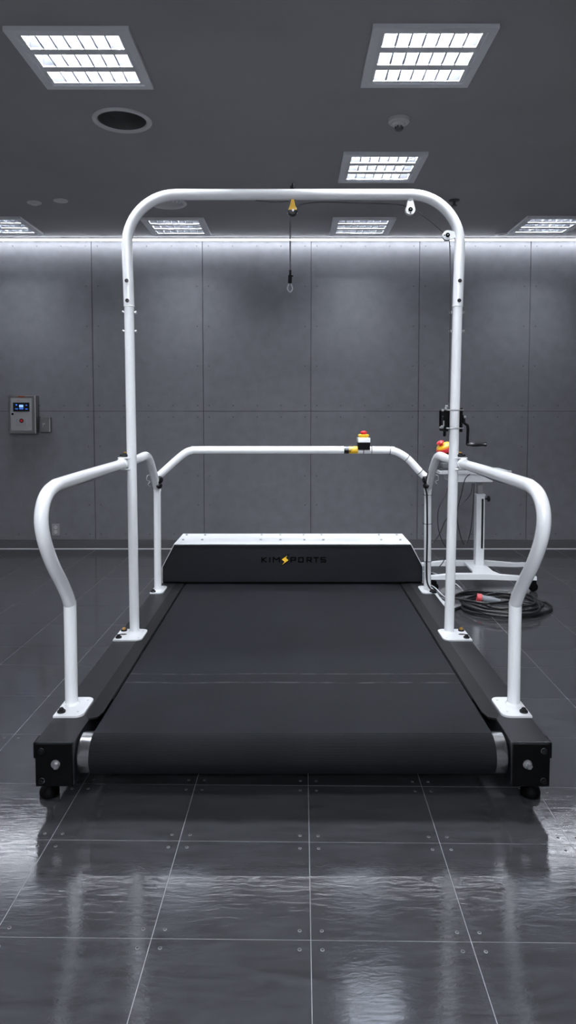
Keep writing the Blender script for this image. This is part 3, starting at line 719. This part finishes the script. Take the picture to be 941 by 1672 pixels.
MB().lathe([(.014,.076),(.014,.088),(.023,.089),(.025,.097),(.017,.103),(.0001,.105)], c0 + Vector((-.012,0,-.004)), ax, n=24).build('button', 'red', E2)
MB().tube([c0+ax*-.012, c0+ax*-.03+Vector((-.02,0,-.01)), (.945,4.42,1.222)], .014, None, 12).build('mounting_bracket', 'white', E2)
# black control cable: from the tilted stop down the rear post
pts = [(.985,4.41,1.215),(.955,4.46,1.200),(.915,4.52,1.130),(.905,4.60,1.055),(.905,4.655,.985),(.918,4.668,.93),(.922,4.668,.80),(.924,4.668,.62),(.922,4.668,.45),(.925,4.665,.34),(.938,4.645,.295),(.955,4.635,.282),(.968,4.625,.280)]
q = MB(); q.tube(spline(pts, 7), .0062, 'cable', 10)
q.box((.958,4.60,.280), (.034,.05,.014), 'gloss_black', .004)
cc = tag(q.build('control_cable'), 'black control cable tied down the rear right post to its base plate', 'cable')
recenter(cc)
q = MB()
for z in (.93, .73, .47): q = MB(); q.torus((.929,4.69,z),(0,0,1),.0315,.002,'gloss_black',24,6); o_ = q.build('cable_tie', None, cc)

# ================================================================== ROLLING STAND BEHIND
CT = empty('rolling_stand', (1.64, 6.0, 0))
tag(CT, 'white height adjustable rolling stand with a tray top behind the treadmill', 'rolling stand')
q = MB(); q.prism(rrect(.62,.42,.03,5), (1.56,6.02,.968), (1,0,0), (0,1,0), .022); q.bx(1.27,1.86,5.805,5.815,.985,1.000,None,.002); q.build('tray_top', 'white_plate', CT)
MB().bx(1.36,1.72,5.86,6.16,.895,.968,None,.006).build('under_tray', 'lamp_frame', CT)
q = MB(); q.bx(1.622,1.668,5.975,6.025,.45,.90,None,.006); q.build('inner_column', 'vent_grey', CT)
q = MB(); q.bx(1.608,1.682,5.96,6.04,.13,.775,None,.006); q.bx(1.604,1.686,5.956,6.044,.765,.780,None,.003); co = q.build('outer_column', 'white_plate', CT)
MB().bx(1.652,1.670,5.955,5.965,.30,.74,None,.004).build('slot_strip', 'gloss_black', co)
q = MB(); q.cyl((1.682,5.99,.735),(1.715,5.99,.735),.008); q.lathe([(.012,0),(.026,.004),(.026,.020),(.020,.024),(.0001,.024)], (1.708,5.99,.735), (1,0,0), n=10); q.build('lock_knob', 'gloss_black', co)
for y, xa, xb in ((5.66,1.12,2.03), (6.16,1.17,2.15)):
    q = MB(); hw = .028
    prof = [(xa,.105),(xa,.128),(xa+.22,.150),(xb-.40,.150),(xb-.12,.128),(xb,.130),(xb,.100),(xb-.14,.096),(xb-.40,.105),(xa+.22,.105)]
    q.prism(prof, (0,y+hw,0), (1,0,0), (0,0,1), 2*hw); q.build('base_leg', 'white_plate', CT)
    for x in (xa+.05, xb-.03):
        w_ = MB(); w_.lathe([(.0001,-.014),(.034,-.014),(.038,-.010),(.038,.010),(.034,.014),(.0001,.014)], (x+.01,y,.038), (0,1,0), n=24)
        w_.bx(x-.022,x+.030,y-.024,y-.016,.03,.088,None,.003); w_.bx(x-.022,x+.030,y+.016,y+.024,.03,.088,None,.003); w_.bx(x-.022,x+.030,y-.024,y+.024,.080,.092,None,.003); w_.cyl((x,y,.085),(x,y,.105),.010)
        w_.build('caster', 'matt_black', CT)
q = MB(); q.prism([(1.50,5.66),(1.73,5.66),(1.70,5.76),(1.71,6.16),(1.55,6.16),(1.53,5.76)], (0,0,.132), (1,0,0), (0,1,0), .017); q.build('base_bridge', 'white_plate', CT)
# laptop on the tray
LP = empty('laptop', (1.36, 6.0, .9905))
tag(LP, 'small grey laptop standing on the rolling stand tray behind the winch post', 'laptop')
MB().bx(1.27,1.50,5.90,6.08,.9905,1.008,None,.004).build('base', 'dark_grey', LP)
q = MB(); q.box((1.262,5.99,1.075), (.008,.24,.145), None, .003, Matrix.Rotation(math.radians(-14),3,'Y') @ Matrix.Rotation(math.radians(-38),3,'Z')); q.build('screen', 'laptop', LP)
q = MB(); q.bx(1.30,1.47,5.92,6.06,1.008,1.050,None,.006); q.build('drive_box', 'laptop', LP)
# thin black leads hanging from the tray
leads = [('thin black lead looping low behind the winch post', [(1.505,5.80,.968),(1.46,5.78,.93),(1.435,5.78,.82),(1.395,5.78,.62),(1.435,5.78,.42),(1.47,5.78,.375),(1.51,5.79,.46),(1.535,5.80,.66),(1.545,5.81,.89)]),
         ('thin black lead slanting down between the rear post and the winch post', [(1.53,5.81,.89),(1.50,5.76,.80),(1.42,5.74,.72),(1.30,5.74,.60),(1.24,5.74,.47),(1.19,5.74,.40),(1.12,5.72,.34)]),
         ('thin black lead bulging out beside the rear post down to the stand leg', [(1.345,5.85,.895),(1.285,5.74,.80),(1.225,5.72,.68),(1.225,5.72,.52),(1.265,5.72,.40),(1.30,5.71,.34),(1.265,5.70,.24),(1.19,5.69,.168),(1.13,5.69,.155)])]
for l, p in leads:
    o_ = MB().tube(spline(p, 8), .0040, None, 8).build('hanging_lead', 'cable'); tag(o_, l, 'cable', 'thin leads hanging from the stand'); recenter(o_)

# ================================================================== COILED POWER CABLE
PC = empty('coiled_power_cable', (1.60, 5.15, 0))
tag(PC, 'coiled heavy black power cable with a red plug lying on the floor', 'power cable')
pts = []; R_ = random.Random(5)
turns = 6; nseg = 22
for k in range(turns*nseg+1):
    a = 2*PI*k/nseg; tn = k/nseg
    ra = .275 + .05*math.sin(tn*2.3) + .02*math.sin(a*2+tn); rb = .235 + .05*math.sin(tn*1.7+1)
    cx = 1.60 + .05*math.sin(tn*2.9); cy = 5.15 + .05*math.cos(tn*2.1)
    z = .0105 + .0145*(tn*.75) + .006*math.sin(a*3+tn*4)
    pts.append((cx+ra*math.cos(a+PI), cy+rb*math.sin(a+PI), max(.0113, z)))
tail = [(1.03,5.10,.0113),(1.12,5.07,.0113),(1.22,5.09,.0113)]
q = MB(); q.tube(spline(tail, 6)[:-1] + [Vector(p) for p in pts], .0110, None, 10); q.build('cable', 'cable', PC)
q = MB(); q.tube(spline([pts[-1], (1.40,4.99,.090),(1.53,5.02,.085),(1.62,5.08,.078),(1.57,5.104,.074)], 6), .0095, None, 10); q.build('cable_end', 'cable', PC)
pl = Vector((1.50,5.12,.078)); pd = Vector((-1,.22,.10)).normalized()
q = MB(); q.lathe([(.0001,-.07),(.013,-.07),(.016,-.05),(.024,-.02),(.026,.0),(.026,.055),(.030,.058),(.030,.066)], pl, pd, 'grey_plastic', 20); q.lathe([(.030,.066),(.034,.070),(.034,.098),(.030,.104),(.026,.104),(.024,.085),(.0001,.085)], pl, pd, 'red_plug', 20)
q.build('plug', None, PC)['label'] = 'red and grey industrial plug'
# pale wires from the motor end
wr = tag(empty('pale_wire_bundle', (1.08,4.95,0)), 'loose bundle of pale grey wires trailing on the floor toward the coil', 'cable')
for k in range(6):
    o_ = .013*k; q = MB()
    if k < 4: p = [(.972,5.26+o_,.150+.010*k),(1.03,5.26+o_,.13+.012*k),(1.10,5.22+o_,.075+.012*k),(1.15,5.18+o_,.025+.008*k),(1.20,5.155+o_,.008+.004*k),(1.225,5.155+o_,.006),(1.245,5.16+o_,.006)]
    elif k == 4: p = [(.972,5.32,.16),(1.06,5.50,.11),(1.17,5.62,.05),(1.22,5.50,.010),(1.26,5.36,.006)]
    else: p = [(.972,5.33,.17),(1.10,5.70,.16),(1.30,5.95,.06),(1.42,5.83,.008),(1.41,5.52,.006)]
    q.tube(spline(p, 8), .0048, None, 8); q.build('wire', 'cable_grey', wr)
MB().cyl((.972,5.28,.16),(1.01,5.27,.15), .020, None, 14).build('cable_gland', 'gloss_black', wr)

# ================================================================== WALL ITEMS
CP = empty('control_cabinet', (-2.89, WY, 1.265))
tag(CP, 'stainless steel control cabinet on the wall with a small blue screen', 'control cabinet')
x0, x1, z0, z1 = -3.035, -2.745, 1.262, 1.672; yf = WY-.11
MB().bx(x0,x1,yf,WY-.001,z0,z1,None,.006).build('enclosure', 'stainless', CP)
q = MB(); q.bx(x0+.025,x1-.040,yf-.006,yf+.001,z0+.035,z1-.032,None,.003); dr_ = q.build('door', 'door_grey', CP)
q = MB(); q.bx(-2.982,-2.806,yf-.0095,yf-.0055,1.500,1.596,'screen_black',.002); q.bx(-2.915,-2.872,yf-.0104,yf-.0094,1.545,1.572,'screen_pale')
q.bx(-2.915,-2.872,yf-.0104,yf-.0094,1.525,1.536,'screen_blue')
for (a, z, w_, h_) in ((-2.944,1.571,.014,.014),(-2.944,1.529,.028,.008),(-2.838,1.567,.012,.010),(-2.838,1.527,.022,.008)): q.bx(a-w_/2,a+w_/2,yf-.0104,yf-.0094,z-h_/2,z+h_/2,'screen_blue')
q.build('screen', None, dr_)['label'] = 'small black screen showing blue readouts'
q = MB(); q.bx(-2.950,-2.838,yf-.009,yf-.0055,1.352,1.432,None,.002); q.bx(-2.942,-2.924,yf-.011,yf-.0085,1.395,1.425); q.bx(-2.862,-2.846,yf-.011,yf-.0085,1.385,1.425); q.build('switch_plate', 'socket', dr_)
q = MB(); q.lathe([(.022,0),(.022,.004),(.0001,.004)], (-2.893,yf-.009,1.402), (0,-1,0), 'matt_black', 20); q.lathe([(.013,.003),(.013,.010),(.0001,.010)], (-2.893,yf-.009,1.402), (0,-1,0), 'red', 16); q.build('rotary_switch', None, dr_)['label'] = 'red and black rotary switch'
q = MB(); q.lathe([(.012,0),(.012,.004),(.0001,.004)], (-2.988,yf-.006,1.474), (0,-1,0), 'matt_black', 16); q.build('lock', None, dr_)
q = MB(); q.lathe([(.005,0),(.005,.002),(.0001,.002)], (-2.925,yf-.006,1.618), (0,-1,0), 'red', 10); q.build('indicator', None, dr_)
MB().bx(-2.93,-2.86,yf-.0015,yf+.001,z1-.020,z1-.006).build('orange_band', 'orange', CP)  # thin orange band near the top edge of the cabinet
SB = empty('key_switch_box', (-2.668, WY, 1.275))
tag(SB, 'small square steel key switch box beside the wall control panel', 'switch box')
MB().bx(-2.723,-2.612,WY-.052,WY-.001,1.274,1.441,None,.008).build('housing', 'stainless', SB)
q = MB(); q.lathe([(.014,0),(.014,.004),(.005,.005),(.005,.006),(.0001,.006)], (-2.685,WY-.052,1.368), (0,-1,0), n=18); q.tube([(-2.685,WY-.058,1.368),(-2.690,WY-.060,1.335)], .004, None, 8); q.build('key_lock', 'bright_line', SB)
OL = empty('electrical_outlet', (-2.588, WY, .15))
tag(OL, 'double electrical outlet low on the wall above the baseboard', 'outlet')
MB().bx(-2.631,-2.545,WY-.008,WY-.0005,.149,.277,None,.003).build('cover_plate', 'socket', OL)
for z in (.238, .188):
    q = MB(); q.lathe([(.018,0),(.018,.003),(.0001,.003)], (-2.588,WY-.008,z), (0,-1,0), 'device', 18)
    for dx in (-.007,.007): q.bx(-2.588+dx-.0018,-2.588+dx+.0018,WY-.0125,WY-.010,z-.006,z+.008,'letter')
    q.build('socket', None, OL)
